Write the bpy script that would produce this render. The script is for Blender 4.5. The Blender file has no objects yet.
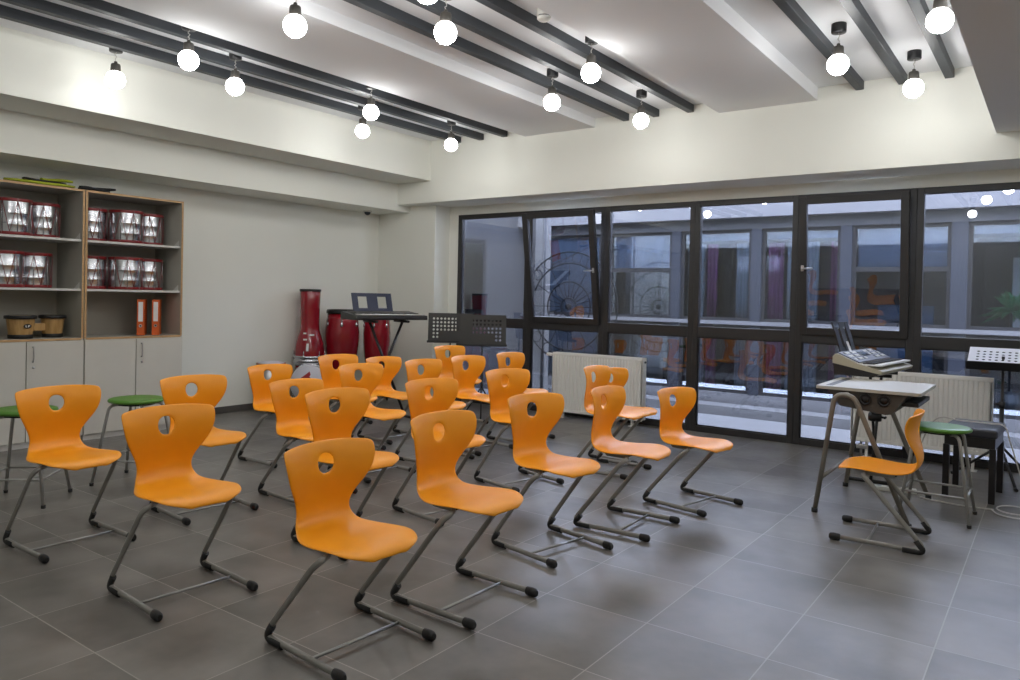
import bpy, bmesh, math, random
from mathutils import Vector, Matrix
random.seed(7)
PI = math.pi
scene = bpy.context.scene
COL = scene.collection
R = math.radians

# ------------------------------------------------------------------ materials
def mat(name, color, rough=0.5, metal=0.0, spec=0.5, noise=None, bump=None, emit=None, coat=0.0):
    m = bpy.data.materials.new(name); m.use_nodes = True
    nt = m.node_tree; b = nt.nodes['Principled BSDF']
    b.inputs['Base Color'].default_value = (*color, 1)
    b.inputs['Roughness'].default_value = rough
    b.inputs['Metallic'].default_value = metal
    b.inputs['Specular IOR Level'].default_value = spec
    b.inputs['Coat Weight'].default_value = coat
    if noise:                                   # (scale, amount): soft mottling of the base colour
        tc = nt.nodes.new('ShaderNodeTexCoord'); n = nt.nodes.new('ShaderNodeTexNoise')
        n.inputs['Scale'].default_value = noise[0]; n.inputs['Detail'].default_value = 4
        mp = nt.nodes.new('ShaderNodeMapRange')
        mp.inputs['To Min'].default_value = 1 - noise[1]; mp.inputs['To Max'].default_value = 1 + noise[1]
        mx = nt.nodes.new('ShaderNodeMix'); mx.data_type = 'RGBA'; mx.blend_type = 'MULTIPLY'
        mx.inputs['Factor'].default_value = 1
        mx.inputs['A'].default_value = (*color, 1)
        nt.links.new(tc.outputs['Object'], n.inputs['Vector'])
        nt.links.new(n.outputs['Fac'], mp.inputs['Value'])
        nt.links.new(mp.outputs['Result'], mx.inputs['B'])
        nt.links.new(mx.outputs['Result'], b.inputs['Base Color'])
    if bump:
        tc = nt.nodes.new('ShaderNodeTexCoord'); n = nt.nodes.new('ShaderNodeTexNoise')
        n.inputs['Scale'].default_value = bump[0]; n.inputs['Detail'].default_value = 3
        bp = nt.nodes.new('ShaderNodeBump'); bp.inputs['Strength'].default_value = bump[1]
        bp.inputs['Distance'].default_value = 0.01
        nt.links.new(tc.outputs['Object'], n.inputs['Vector'])
        nt.links.new(n.outputs['Fac'], bp.inputs['Height'])
        nt.links.new(bp.outputs['Normal'], b.inputs['Normal'])
    if emit:
        b.inputs['Emission Color'].default_value = (*emit[0], 1)
        b.inputs['Emission Strength'].default_value = emit[1]
    return m

def glass_mat(name, tint, boost=1.0):
    m = bpy.data.materials.new(name); m.use_nodes = True
    nt = m.node_tree; nt.nodes.clear()
    o = nt.nodes.new('ShaderNodeOutputMaterial'); mx = nt.nodes.new('ShaderNodeMixShader')
    t = nt.nodes.new('ShaderNodeBsdfTransparent'); g = nt.nodes.new('ShaderNodeBsdfGlossy')
    f = nt.nodes.new('ShaderNodeFresnel'); mu = nt.nodes.new('ShaderNodeMath')
    mu.operation = 'MULTIPLY'; mu.use_clamp = True; mu.inputs[1].default_value = boost
    f.inputs['IOR'].default_value = 1.5
    t.inputs['Color'].default_value = (*tint, 1)
    g.inputs['Roughness'].default_value = 0.0
    g.inputs['Color'].default_value = (.95, .97, 1, 1)
    nt.links.new(f.outputs[0], mu.inputs[0]); nt.links.new(mu.outputs[0], mx.inputs[0])
    nt.links.new(t.outputs[0], mx.inputs[1]); nt.links.new(g.outputs[0], mx.inputs[2])
    nt.links.new(mx.outputs[0], o.inputs[0])
    return m

def floor_mat():
    m = bpy.data.materials.new('floor_tiles'); m.use_nodes = True
    nt = m.node_tree; N = nt.nodes.new; L = nt.links.new
    b = nt.nodes['Principled BSDF']
    tc = N('ShaderNodeTexCoord'); sx = N('ShaderNodeSeparateXYZ'); L(tc.outputs['Object'], sx.inputs[0])
    def math_(op, a, v=None, w=None):
        n = N('ShaderNodeMath'); n.operation = op
        for i, q in enumerate((a, v, w)):
            if q is None: continue
            if isinstance(q, (int, float)): n.inputs[i].default_value = q
            else: L(q, n.inputs[i])
        return n.outputs[0]
    gx = math_('DIVIDE', math_('ADD', sx.outputs[0], 40 * .553 + .40), .553)
    gy = math_('DIVIDE', math_('ADD', sx.outputs[1], 40 * .567 - 1.505), .567)
    def line(g, sp, w):
        d = math_('ABSOLUTE', math_('SUBTRACT', math_('FRACT', math_('ADD', g, .5)), .5))
        return math_('LESS_THAN', math_('MULTIPLY', d, sp), w)
    ln = math_('MAXIMUM', line(gx, .553, .0028), line(gy, .567, .0028))
    # a tone of its own for every tile
    cb = N('ShaderNodeCombineXYZ'); L(math_('FLOOR', gx), cb.inputs[0]); L(math_('FLOOR', gy), cb.inputs[1])
    wn = N('ShaderNodeTexWhiteNoise'); L(cb.outputs[0], wn.inputs['Vector'])
    n1 = N('ShaderNodeTexNoise'); n1.inputs['Scale'].default_value = 2.1; n1.inputs['Detail'].default_value = 5
    n2 = N('ShaderNodeTexNoise'); n2.inputs['Scale'].default_value = 16; n2.inputs['Detail'].default_value = 6
    ad = N('ShaderNodeVectorMath'); ad.operation = 'ADD'; L(tc.outputs['Object'], ad.inputs[0]); L(wn.outputs['Color'], ad.inputs[1])
    L(ad.outputs[0], n1.inputs['Vector']); L(tc.outputs['Object'], n2.inputs['Vector'])
    v = math_('ADD', math_('MULTIPLY', n1.outputs['Fac'], .95), math_('MULTIPLY', n2.outputs['Fac'], .22))
    v = math_('ADD', v, math_('MULTIPLY', wn.outputs['Value'], .10))
    rp = N('ShaderNodeValToRGB'); L(v, rp.inputs[0])
    rp.color_ramp.elements[0].position = .42; rp.color_ramp.elements[0].color = (.090, .084, .075, 1)
    rp.color_ramp.elements[1].position = .82; rp.color_ramp.elements[1].color = (.205, .192, .174, 1)
    mx = N('ShaderNodeMix'); mx.data_type = 'RGBA'
    L(ln, mx.inputs['Factor']); L(rp.outputs[0], mx.inputs['A']); mx.inputs['B'].default_value = (.30, .285, .255, 1)
    L(mx.outputs['Result'], b.inputs['Base Color'])
    ro = N('ShaderNodeMapRange'); L(n2.outputs['Fac'], ro.inputs[0]); ro.inputs['To Min'].default_value = .26; ro.inputs['To Max'].default_value = .46
    L(ro.outputs[0], b.inputs['Roughness'])
    bp = N('ShaderNodeBump'); bp.inputs['Strength'].default_value = .25; bp.inputs['Distance'].default_value = .002; bp.invert = True
    L(ln, bp.inputs['Height']); L(bp.outputs[0], b.inputs['Normal'])
    return m

def wood_mat(name, c1, c2, scale=6, stretch=(1, 1, 8), rough=.45):
    m = bpy.data.materials.new(name); m.use_nodes = True
    nt = m.node_tree; b = nt.nodes['Principled BSDF']
    tc = nt.nodes.new('ShaderNodeTexCoord'); mp = nt.nodes.new('ShaderNodeMapping')
    mp.inputs['Scale'].default_value = stretch
    n = nt.nodes.new('ShaderNodeTexNoise'); n.inputs['Scale'].default_value = scale; n.inputs['Detail'].default_value = 5
    rp = nt.nodes.new('ShaderNodeValToRGB')
    rp.color_ramp.elements[0].position = .35; rp.color_ramp.elements[0].color = (*c1, 1)
    rp.color_ramp.elements[1].position = .65; rp.color_ramp.elements[1].color = (*c2, 1)
    nt.links.new(tc.outputs['Object'], mp.inputs[0]); nt.links.new(mp.outputs[0], n.inputs['Vector'])
    nt.links.new(n.outputs['Fac'], rp.inputs[0]); nt.links.new(rp.outputs[0], b.inputs['Base Color'])
    b.inputs['Roughness'].default_value = rough
    return m

def pleat_mat(name, c1, c2, scale=40):
    m = bpy.data.materials.new(name); m.use_nodes = True
    nt = m.node_tree; b = nt.nodes['Principled BSDF']
    tc = nt.nodes.new('ShaderNodeTexCoord'); w = nt.nodes.new('ShaderNodeTexWave')
    w.inputs['Scale'].default_value = scale / 10; w.inputs['Distortion'].default_value = 1.5
    rp = nt.nodes.new('ShaderNodeValToRGB')
    rp.color_ramp.elements[0].color = (*c1, 1); rp.color_ramp.elements[1].color = (*c2, 1)
    nt.links.new(tc.outputs['Object'], w.inputs['Vector']); nt.links.new(w.outputs['Fac'], rp.inputs[0])
    nt.links.new(rp.outputs[0], b.inputs['Base Color']); b.inputs['Roughness'].default_value = .8
    return m

M = dict(
    wall=mat('wall_paint', (.79, .795, .735), .75, noise=(1.5, .02), bump=(60, .05)),
    ceiling=mat('ceiling_paint', (.78, .79, .81), .8, noise=(1.2, .02)),
    floor=floor_mat(),
    skirting=mat('skirting_tile', (.085, .08, .074), .45, noise=(6, .15)),
    batten=mat('batten_paint', (.032, .037, .044), .5, noise=(9, .15)),
    orange=mat('orange_plastic', (.93, .345, .006), .40, noise=(14, .04), bump=(220, .06)),
    tube=mat('grey_powder_coat', (.27, .26, .24), .36, .3, noise=(30, .06)),
    rod=mat('bare_steel_rod', (.36, .36, .35), .32, .8),
    rubber=mat('black_rubber', (.010, .010, .011), .5, noise=(30, .1)),
    chrome=mat('chrome', (.55, .56, .59), .25, 1.0, noise=(5, .03)),
    brushed=mat('brushed_steel', (.55, .55, .56), .3, 1.0, noise=(20, .05)),
    red_hoop=mat('red_hoop', (.20, .012, .014), .35, noise=(12, .1)),
    drumhead=mat('white_drumhead', (.62, .62, .70), .5, noise=(5, .04)),
    red_gloss=mat('red_lacquer', (.27, .006, .016), .16, coat=.6, noise=(5, .12)),
    red_print=mat('red_print', (.35, .02, .03), .5, noise=(9, .1)),
    black_plastic=mat('black_plastic', (.014, .014, .016), .38, noise=(20, .1)),
    dark_plastic=mat('charcoal_plastic', (.060, .055, .048), .5, noise=(20, .1)),
    blue_black=mat('navy_plastic', (.022, .028, .06), .4, noise=(20, .1)),
    beige_plastic=mat('beige_plastic', (.40, .37, .28), .45, noise=(20, .04)),
    grey_panel=mat('grey_control_panel', (.12, .13, .17), .4, noise=(40, .25)),
    screen=mat('dark_screen', (.03, .04, .06), .2, noise=(8, .1)),
    white_key=mat('white_key', (.75, .75, .73), .3, noise=(10, .02)),
    black_key=mat('black_key', (.012, .012, .012), .3, noise=(10, .1)),
    paper=mat('white_paper', (.78, .78, .78), .7, noise=(10, .02)),
    stand_black=mat('black_steel', (.016, .016, .017), .45, .2, noise=(25, .1)),
    stand_plate=mat('dark_grey_steel', (.040, .039, .037), .5, .2, noise=(25, .08)),
    stand_white=mat('pale_steel', (.78, .80, .86), .42, .1, noise=(25, .03)),
    cabinet=mat('cabinet_laminate', (.58, .56, .50), .5, noise=(5, .04)),
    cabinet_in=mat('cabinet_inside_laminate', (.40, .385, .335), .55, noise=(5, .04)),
    cab_edge=wood_mat('beech_edge', (.42, .25, .11), (.52, .33, .16), 8),
    shelf=mat('shelf_laminate', (.60, .59, .56), .5, noise=(8, .03)),
    bongo=wood_mat('bongo_wood', (.34, .19, .065), (.50, .31, .12), 5, (6, 6, .8), .35),
    hide=mat('drum_hide', (.52, .42, .28), .6, noise=(12, .12)),
    binder=mat('orange_binder', (.62, .105, .012), .45, noise=(15, .06)),
    lime=mat('lime_cloth', (.36, .40, .02), .7, noise=(30, .2)),
    black_cloth=mat('black_cloth', (.014, .014, .015), .8, noise=(30, .2)),
    green=mat('green_plastic', (.085, .24, .022), .35, noise=(12, .06)),
    stool_leg=mat('stool_grey_paint', (.36, .355, .335), .4, .3, noise=(30, .05)),
    desk_top=mat('desk_laminate', (.46, .44, .38), .4, noise=(12, .04)),
    desk_leg=mat('desk_taupe_paint', (.23, .21, .18), .4, .2, noise=(30, .05)),
    leather=mat('black_leatherette', (.030, .031, .040), .42, noise=(40, .1), bump=(150, .15)),
    bench_wood=mat('black_lacquer_wood', (.012, .010, .010), .3, noise=(20, .1)),
    radiator=mat('radiator_enamel', (.80, .79, .76), .35, noise=(10, .015)),
    cable=mat('white_cable', (.55, .53, .50), .5, noise=(30, .04)),
    frame=mat('window_aluminium', (.028, .027, .028), .42, .1, noise=(20, .08)),
    glass=glass_mat('window_glass', (.79, .81, .86), 1.8),
    glass_far=glass_mat('far_window_glass', (.75, .82, .9), 1.5),
    bulb=mat('lit_opal_globe', (.9, .9, .88), .3, emit=((1.0, .995, .975), 31.)),
    bulb_dimmed=mat('lit_opal_globe_dimmed', (.9, .9, .88), .3, emit=((1.0, .995, .975), 10.)),
    ext_white=mat('snow_white_concrete', (.115, .115, .117), .8, spec=.1, noise=(3, .06)),
    ext_slab=mat('white_facade_slab', (.115, .115, .120), .7, spec=.1, noise=(3, .05)),
    ext_grey=mat('grey_facade_panel', (.046, .048, .053), .6, spec=.1, noise=(3, .05)),
    ext_post=mat('blue_grey_post', (.024, .027, .035), .55, spec=.1, noise=(5, .05)),
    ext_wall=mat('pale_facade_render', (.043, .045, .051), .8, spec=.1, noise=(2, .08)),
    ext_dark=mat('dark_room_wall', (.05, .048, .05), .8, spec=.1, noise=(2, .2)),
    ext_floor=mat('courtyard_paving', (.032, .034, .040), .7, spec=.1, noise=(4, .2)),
    ext_frame=mat('far_window_frame', (.02, .02, .022), .5, spec=.1, noise=(5, .1)),
    sky_tint=pleat_mat('pale_sky_tint', (.12, .135, .16), (.145, .16, .19), 12),  # pale tone for sky reflected in the far panes
    curtain_grey=pleat_mat('grey_curtain', (.16, .16, .155), (.28, .275, .26), 60),
    curtain_purple=pleat_mat('purple_curtain', (.15, .018, .075), (.24, .045, .14), 50),
    teal=mat('blue_panel', (.06, .12, .20), .6, noise=(5, .1)),
    iron=mat('wrought_iron', (.008, .008, .010), .9, spec=.1, noise=(20, .2)),
    leaf=mat('green_leaf', (.05, .26, .08), .5, noise=(8, .25)),
    pot=mat('grey_pot', (.22, .21, .20), .7, noise=(8, .1)),
    white_plastic=mat('white_plastic', (.68, .68, .64), .45, noise=(10, .02)),
)

# the globes are LED lamps: the light leaves mostly downwards, away from the socket
def led(m, top, side, bottom):
    nt = m.node_tree; g = nt.nodes.new('ShaderNodeNewGeometry'); sp = nt.nodes.new('ShaderNodeSeparateXYZ'); mr = nt.nodes.new('ShaderNodeValToRGB')
    ad = nt.nodes.new('ShaderNodeMath'); ad.operation = 'MULTIPLY_ADD'; ad.inputs[1].default_value = -.5; ad.inputs[2].default_value = .5
    nt.links.new(g.outputs['Normal'], sp.inputs[0]); nt.links.new(sp.outputs[2], ad.inputs[0]); nt.links.new(ad.outputs[0], mr.inputs[0])
    e = mr.color_ramp.elements; mx = bottom
    e[0].position = 0; e[0].color = (top / mx,) * 3 + (1,); e[1].position = 1; e[1].color = (1, 1, 1, 1)
    q = e.new(.5); q.color = (side / mx,) * 3 + (1,)
    mu = nt.nodes.new('ShaderNodeMath'); mu.operation = 'MULTIPLY'; mu.inputs[1].default_value = mx
    nt.links.new(mr.outputs[0], mu.inputs[0]); nt.links.new(mu.outputs[0], nt.nodes['Principled BSDF'].inputs['Emission Strength'])
led(M['bulb'], 9., 14., 36.); led(M['bulb_dimmed'], 5., 7., 17.)

# ------------------------------------------------------------------ mesh helpers
class MB:
    """collects shapes, each with a material, into ONE mesh object"""
    def __init__(s): s.bm = bmesh.new(); s.mats = []
    def mi(s, m):
        if m not in s.mats: s.mats.append(m)
        return s.mats.index(m)
    def _fin(s, fs, m, smooth=False):
        i = s.mi(m)
        for f in fs: f.material_index = i; f.smooth = smooth
    def box(s, lo, hi, m, bev=0.0, mtx=None, seg=2):
        r = bmesh.ops.create_cube(s.bm, size=1)
        vs = r['verts']; lo = Vector(lo); hi = Vector(hi); d = hi - lo; c = (lo + hi) / 2
        for v in vs: v.co = Vector((v.co.x * d.x, v.co.y * d.y, v.co.z * d.z)) + c
        fs = list({f for v in vs for f in v.link_faces})
        if bev:
            es = list({e for v in vs for e in v.link_edges})
            r = bmesh.ops.bevel(s.bm, geom=es, offset=bev, segments=seg, profile=.5, affect='EDGES')
            fs = list({f for f in r['faces']} | {f for v in r['verts'] for f in v.link_faces})
            vs = list({v for f in fs for v in f.verts})
        if mtx: bmesh.ops.transform(s.bm, matrix=mtx, verts=vs)
        s._fin(fs, m, False)
        return vs
    def tube(s, pts, r, m, seg=10, closed=False, ry=None, up=(0, 1, 0), cap=True, radii=None):
        """round (or oval r x ry, ry along up) section swept along pts"""
        pts = [Vector(p) for p in pts]; n = len(pts); rings = []
        ry = r if ry is None else ry; up = Vector(up); prev = None
        for i, p in enumerate(pts):
            if closed: t = (pts[(i + 1) % n] - pts[i - 1])
            else: t = (pts[min(i + 1, n - 1)] - pts[max(i - 1, 0)])
            t.normalize()
            if prev is None or ry != r:
                b = up - t * up.dot(t)
                if b.length < 1e-4: b = Vector((1, 0, 0)) - t * t.x
                if b.length < 1e-4: b = Vector((0, 0, 1))
            else:
                b = prev - t * prev.dot(t)
            b.normalize(); a = b.cross(t); prev = b
            k = radii[i] if radii else 1
            rings.append([s.bm.verts.new(p + a * (math.cos(2 * PI * j / seg) * r * k) + b * (math.sin(2 * PI * j / seg) * ry * k)) for j in range(seg)])
        fs = []
        for i in range(n if closed else n - 1):
            A, B = rings[i], rings[(i + 1) % n]
            for j in range(seg): fs.append(s.bm.faces.new((A[j], A[(j + 1) % seg], B[(j + 1) % seg], B[j])))
        s._fin(fs, m, True)
        if cap and not closed:
            s._fin([s.bm.faces.new(rings[0][::-1]), s.bm.faces.new(rings[-1])], m, False)
    def lathe(s, prof, m, seg=24, mtx=None, cap=True, sx=1, sy=1):
        """prof: (r, z) list turned round z"""
        rings = []; new = []
        for r, z in prof:
            if r < 1e-6:
                v = s.bm.verts.new((0, 0, z)); rings.append([v]); new.append(v)
            else:
                ring = [s.bm.verts.new((math.cos(2 * PI * j / seg) * r * sx, math.sin(2 * PI * j / seg) * r * sy, z)) for j in range(seg)]
                rings.append(ring); new += ring
        fs = []
        for A, B in zip(rings, rings[1:]):
            for j in range(seg):
                k = (j + 1) % seg
                if len(A) == 1 and len(B) == 1: continue
                if len(A) == 1: fs.append(s.bm.faces.new((A[0], B[k], B[j])))
                elif len(B) == 1: fs.append(s.bm.faces.new((A[j], A[k], B[0])))
                else: fs.append(s.bm.faces.new((A[j], A[k], B[k], B[j])))
        s._fin(fs, m, True)
        if cap:
            c = []
            if len(rings[0]) > 1: c.append(s.bm.faces.new(rings[0][::-1]))
            if len(rings[-1]) > 1: c.append(s.bm.faces.new(rings[-1]))
            s._fin(c, m, False)
        if mtx: bmesh.ops.transform(s.bm, matrix=mtx, verts=new)
    def prism(s, poly, lo, hi, m, axis='y', mtx=None, smooth=False):
        """2-D outline extruded: axis y -> poly is (x,z); x -> (y,z); z -> (x,y)"""
        def p3(u, v, w): return {'y': (u, w, v), 'x': (w, u, v), 'z': (u, v, w)}[axis]
        A = [s.bm.verts.new(p3(u, v, lo)) for u, v in poly]; B = [s.bm.verts.new(p3(u, v, hi)) for u, v in poly]
        n = len(poly)
        sides = [s.bm.faces.new((A[i], A[(i + 1) % n], B[(i + 1) % n], B[i])) for i in range(n)]
        caps = [s.bm.faces.new(A[::-1]), s.bm.faces.new(B)]
        s._fin(sides, m, smooth); s._fin(caps, m, False)
        if mtx: bmesh.ops.transform(s.bm, matrix=mtx, verts=A + B)
    def build(s, name, parent=None, loc=None, rot=None, recalc=True):
        if recalc: bmesh.ops.recalc_face_normals(s.bm, faces=s.bm.faces[:])
        me = bpy.data.meshes.new(name); s.bm.to_mesh(me); s.bm.free()
        for m in s.mats: me.materials.append(m)
        o = bpy.data.objects.new(name, me); COL.objects.link(o)
        if parent: o.parent = parent
        if loc: o.location = loc
        if rot: o.rotation_euler = rot
        return o

def fillet(pts, rad, n=6):
    """rounds the inner corners of a polyline; rad: number or list per inner corner"""
    pts = [Vector(p) for p in pts]; out = [pts[0]]
    for i in range(1, len(pts) - 1):
        r = rad[i - 1] if isinstance(rad, (list, tuple)) else rad
        a, b, c = pts[i - 1], pts[i], pts[i + 1]
        d1 = (a - b); d2 = (c - b); l = min(r, d1.length * .49, d2.length * .49)
        p, q = b + d1.normalized() * l, b + d2.normalized() * l
        for k in range(n + 1):
            t = k / n; out.append(p * (1 - t) ** 2 + b * 2 * t * (1 - t) + q * t * t)
    out.append(pts[-1]); return out

def tag(o, label, cat, group=None):
    o['label'] = label; o['category'] = cat
    if group: o['group'] = group
    return o
def structure(o): o['kind'] = 'structure'; return o
def thing(name, label, cat, loc=(0, 0, 0), rz=0, group=None):
    o = bpy.data.objects.new(name, None); COL.objects.link(o)
    o.empty_display_size = .1; o.location = loc; o.rotation_euler = (0, 0, rz)
    return tag(o, label, cat, group)
KIDS = {}
def kids(o): return [c for c in bpy.data.objects if c.parent == o]
def copy_tree(o, parent=None):
    c = o.copy(); COL.objects.link(c)
    if parent: c.parent = parent
    for ch in kids(o): copy_tree(ch, c)
    return c
def place(proto, first, loc, rz, label, group=None):
    o = proto if first else copy_tree(proto)
    o.location = loc; o.rotation_euler = (0, 0, rz); o['label'] = label
    if group: o['group'] = group
    return o
def baked(o):
    """applies the modifiers of o into its mesh"""
    dg = bpy.context.evaluated_depsgraph_get(); dg.update()
    me = bpy.data.meshes.new_from_object(o.evaluated_get(dg)); o.modifiers.clear(); o.data = me
    return o

# ------------------------------------------------------------------ camera
H = 1.5
f_, yaw, pitch, roll, cx, cy = 754., .6285, -.0143, .022, 510., 307.5
fwd = Vector((-math.sin(yaw) * math.cos(pitch), math.cos(yaw) * math.cos(pitch), math.sin(pitch)))
rt = Vector((math.cos(yaw), math.sin(yaw), 0)); up = rt.cross(fwd)
r2 = rt * math.cos(roll) + up * math.sin(roll); u2 = -rt * math.sin(roll) + up * math.cos(roll)
cam = bpy.data.cameras.new('camera'); co = bpy.data.objects.new('camera', cam); COL.objects.link(co)
mw = Matrix((r2, u2, -fwd)).transposed().to_4x4(); mw.translation = (0, 0, H); co.matrix_world = mw
cam.sensor_width = 36; cam.lens = f_ / 1020 * 36; cam.shift_y = -(340 - cy) / 1020; cam.clip_start = .05
scene.camera = co

# ------------------------------------------------------------------ room shell
XL, XR, YB, YW, YP, YS, ZC = -8.23, 2.6, -1.3, 8.26, 7.95, 7.69, 3.6
def sbox(name, lo, hi, m, bev=0):
    b = MB(); b.box(lo, hi, m, bev); return structure(b.build(name))
sbox('floor', (XL - .2, YB - .2, -.12), (XR + .2, YW + .09, 0), M['floor'])
sbox('ceiling', (XL - .2, YB - .2, ZC), (XR + .2, YW + .3, ZC + .15), M['ceiling'])
sbox('wall_left', (XL - .2, YB - .2, 0), (XL, YW + .3, ZC), M['wall'])
sbox('wall_right', (XR, YB, 0), (XR + .2, YW + .3, ZC), M['wall'])
sbox('wall_back', (XL, YB - .2, 0), (XR, YB, ZC), M['wall'])
# pillar left of the window, wall strip above the window, solid wall right of the window, spandrel beam
b = MB()
b.box((XL, YP, 0), (-7.107, YW + .3, ZC), M['wall'])
b.box((-7.107, YW, 0), (-6.945, YW + .08, ZC), M['wall'])
b.box((-6.945, YW, 2.645), (1.25, YW + .08, ZC), M['wall'])
b.box((1.25, YW, 0), (XR, YW + .3, ZC), M['wall'])
structure(b.build('wall_front'))
b = MB(); b.box((-7.6, YS, 2.765), (XR, YW, ZC), M['wall']); structure(b.build('trim_1'))          # spandrel beam over the window
b = MB(); b.box((XL, YB, 2.68), (-7.6, YP, 3.06), M['wall']); structure(b.build('trim_2'))          # lower bulkhead along the left wall
b = MB(); b.box((XL, YB, 3.06), (-6.98, YS, ZC), M['wall']); structure(b.build('trim_3'))           # upper bulkhead along the left wall
b = MB(); b.box((-5.42, YB, 3.495), (-4.42, YS, ZC), M['ceiling']); structure(b.build('trim_4'))    # dropped ceiling strips
b = MB(); b.box((-2.93, YB, 3.475), (-1.945, YS, ZC), M['ceiling']); structure(b.build('trim_5'))
b = MB(); b.box((-.47, YB, 3.0), (.55, YS, ZC), M['ceiling']); structure(b.build('trim_6'))
# skirting tiles, one piece per tile
b = MB(); y = 4.55
while y < YP - .02:
    b.box((XL, y, 0), (XL + .012, min(y + .55, YP), .08), M['skirting']); y += .553
structure(b.build('baseboard_left'))

# ------------------------------------------------------------------ window bays
XM = [-6.945, -5.72, -4.57, -3.40, -2.25, -1.135, .05, 1.25]
ZT0, ZT1, ZTOP = 1.085, 1.205, 2.645
def frame_boxes(b, x0, x1, z0, z1, w, y0, y1, m, mtx=None, wb=None, wt=None, bev=.004):
    wb = wb or w; wt = wt or w
    b.box((x0, y0, z0), (x0 + w, y1, z1), m, bev, mtx); b.box((x1 - w, y0, z0), (x1, y1, z1), m, bev, mtx)
    b.box((x0 + w, y0, z1 - wt), (x1 - w, y1, z1), m, bev, mtx); b.box((x0 + w, y0, z0), (x1 - w, y1, z0 + wb), m, bev, mtx)
def handle_mesh(parent, x, y, z, dx):
    h = MB()
    h.box((x - .014, y - .012, z - .03), (x + .014, y, z + .03), M['brushed'], .003)
    h.tube(fillet([(x, y - .005, z), (x, y - .045, z), (x + dx, y - .045, z)], .015), .009, M['brushed'], 8)
    return h.build('handle', parent)
for i in range(7):
    x0, x1 = XM[i], XM[i + 1]
    root = bpy.data.objects.new('window_%d' % (i + 1), None); COL.objects.link(root); structure(root)
    b = MB()
    frame_boxes(b, x0, x1, 0, ZTOP, .062, YW, YW + .075, M['frame'], wb=.068, wt=.062)
    b.box((x0 + .062, YW, ZT0), (x1 - .062, YW + .075, ZT1), M['frame'], .004)
    # dark glazing gasket round each fixed pane
    frame_boxes(b, x0 + .062, x1 - .062, .068, ZT0, .010, YW + .02, YW + .05, M['rubber'], bev=0)
    b.build('window_frame', root)
    b = MB(); b.box((x0 + .05, YW + .036, .05), (x1 - .05, YW + .040, ZT0 + .02), M['glass']); b.build('window_pane', root)
    if i in (1, 4):
        ang = -R({1: 8.6, 4: 5.5}[i])
        hinge = Matrix.Translation((0, YW, ZT1)) @ Matrix.Rotation(-ang, 4, 'X') @ Matrix.Translation((0, -YW, -ZT1))
        s = MB(); a0, a1 = x0 + .045, x1 - .045
        frame_boxes(s, a0, a1, ZT1 - .03, ZTOP - .04, .075, YW - .035, YW + .03, M['frame'], hinge)
        cas = s.build('casement', root)
        s = MB(); s.box((a0 + .065, YW - .002, ZT1 + .03), (a1 - .065, YW + .002, ZTOP - .10), M['glass'], mtx=hinge); s.build('window_pane', cas)
        hx = a1 - .035 if i == 1 else a0 + .035
        hz = 1.86 if i == 1 else 1.87
        hh = handle_mesh(cas, hx, YW - .035, hz, -.11 if i == 1 else .11)
        hh.data.transform(hinge)
        for sx in (a0 + .02, a1 - .02):                                  # tilt stays
            s = MB(); s.tube([(sx, YW + .02, ZTOP - .08), hinge @ Vector((sx, YW, ZTOP - .08))], .006, M['brushed'], 6); s.build('stay', cas)
    else:
        b = MB(); b.box((x0 + .05, YW + .036, ZT1 - .02), (x1 - .05, YW + .040, ZTOP - .05), M['glass']); b.build('window_pane', root)

# ------------------------------------------------------------------ ceiling battens
BAT = [(-6.48, 'leftmost of the three dark ceiling battens above the shelf side'), (-6.10, 'middle of the three dark ceiling battens above the shelf side'),
       (-5.72, 'third dark ceiling batten from the left, against the left dropped ceiling strip'),
       (-4.015, 'left dark batten of the three over the middle of the room'), (-3.645, 'centre dark batten of the three over the middle of the room'),
       (-3.245, 'right dark batten of the three over the middle, below the smoke detector'),
       (-1.565, 'left dark batten of the three at the upper right'), (-1.20, 'centre dark batten of the three at the upper right'),
       (-.83, 'rightmost dark ceiling batten in the photo')]
for x, lab in BAT:
    b = MB(); b.box((x - .036, YB + .02, 3.52), (x + .036, YS - .004, ZC - .001), M['batten'], .003)
    tag(b.build('ceiling_batten'), lab, 'ceiling beam', 'dark ceiling battens')

# ------------------------------------------------------------------ globe lamps
def make_lamp(zg, name='pendant_lamp'):
    """origin at the ceiling; globe centre zg below it"""
    t = thing(name, '-', 'lamp')
    b = MB(); b.lathe([(.0, 0), (.052, -.0), (.054, -.006), (.054, -.062), (.050, -.068), (0, -.068)], M['black_plastic'], 24, cap=False); b.build('canopy', t)
    zs = zg + .145
    b = MB(); n = 10
    b.tube([(.007 * math.sin(k * 1.9) * (0 < k < n), .006 * math.cos(k * 1.3) * (0 < k < n), -.066 + (zs + .066) * k / n) for k in range(n + 1)], .0035, M['cable'], 6); b.build('cord', t)
    b = MB(); b.lathe([(0, zs + .012), (.012, zs + .010), (.014, zs - .004), (.034, zs - .012), (.038, zs - .020), (.041, zs - .070), (.040, zs - .078), (0, zs - .078)], M['dark_plastic'], 24, cap=False); b.build('socket', t)
    b = MB(); r = .078; pr = [(.036, zg + .074)]
    for k in range(2, 17): a = PI * k / 16; pr.append((r * math.sin(a), zg + r * math.cos(a)))
    pr[-1] = (0, zg - r); b.lathe(pr, M['bulb'], 28, cap=False); b.build('globe', t)
    return t
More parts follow.
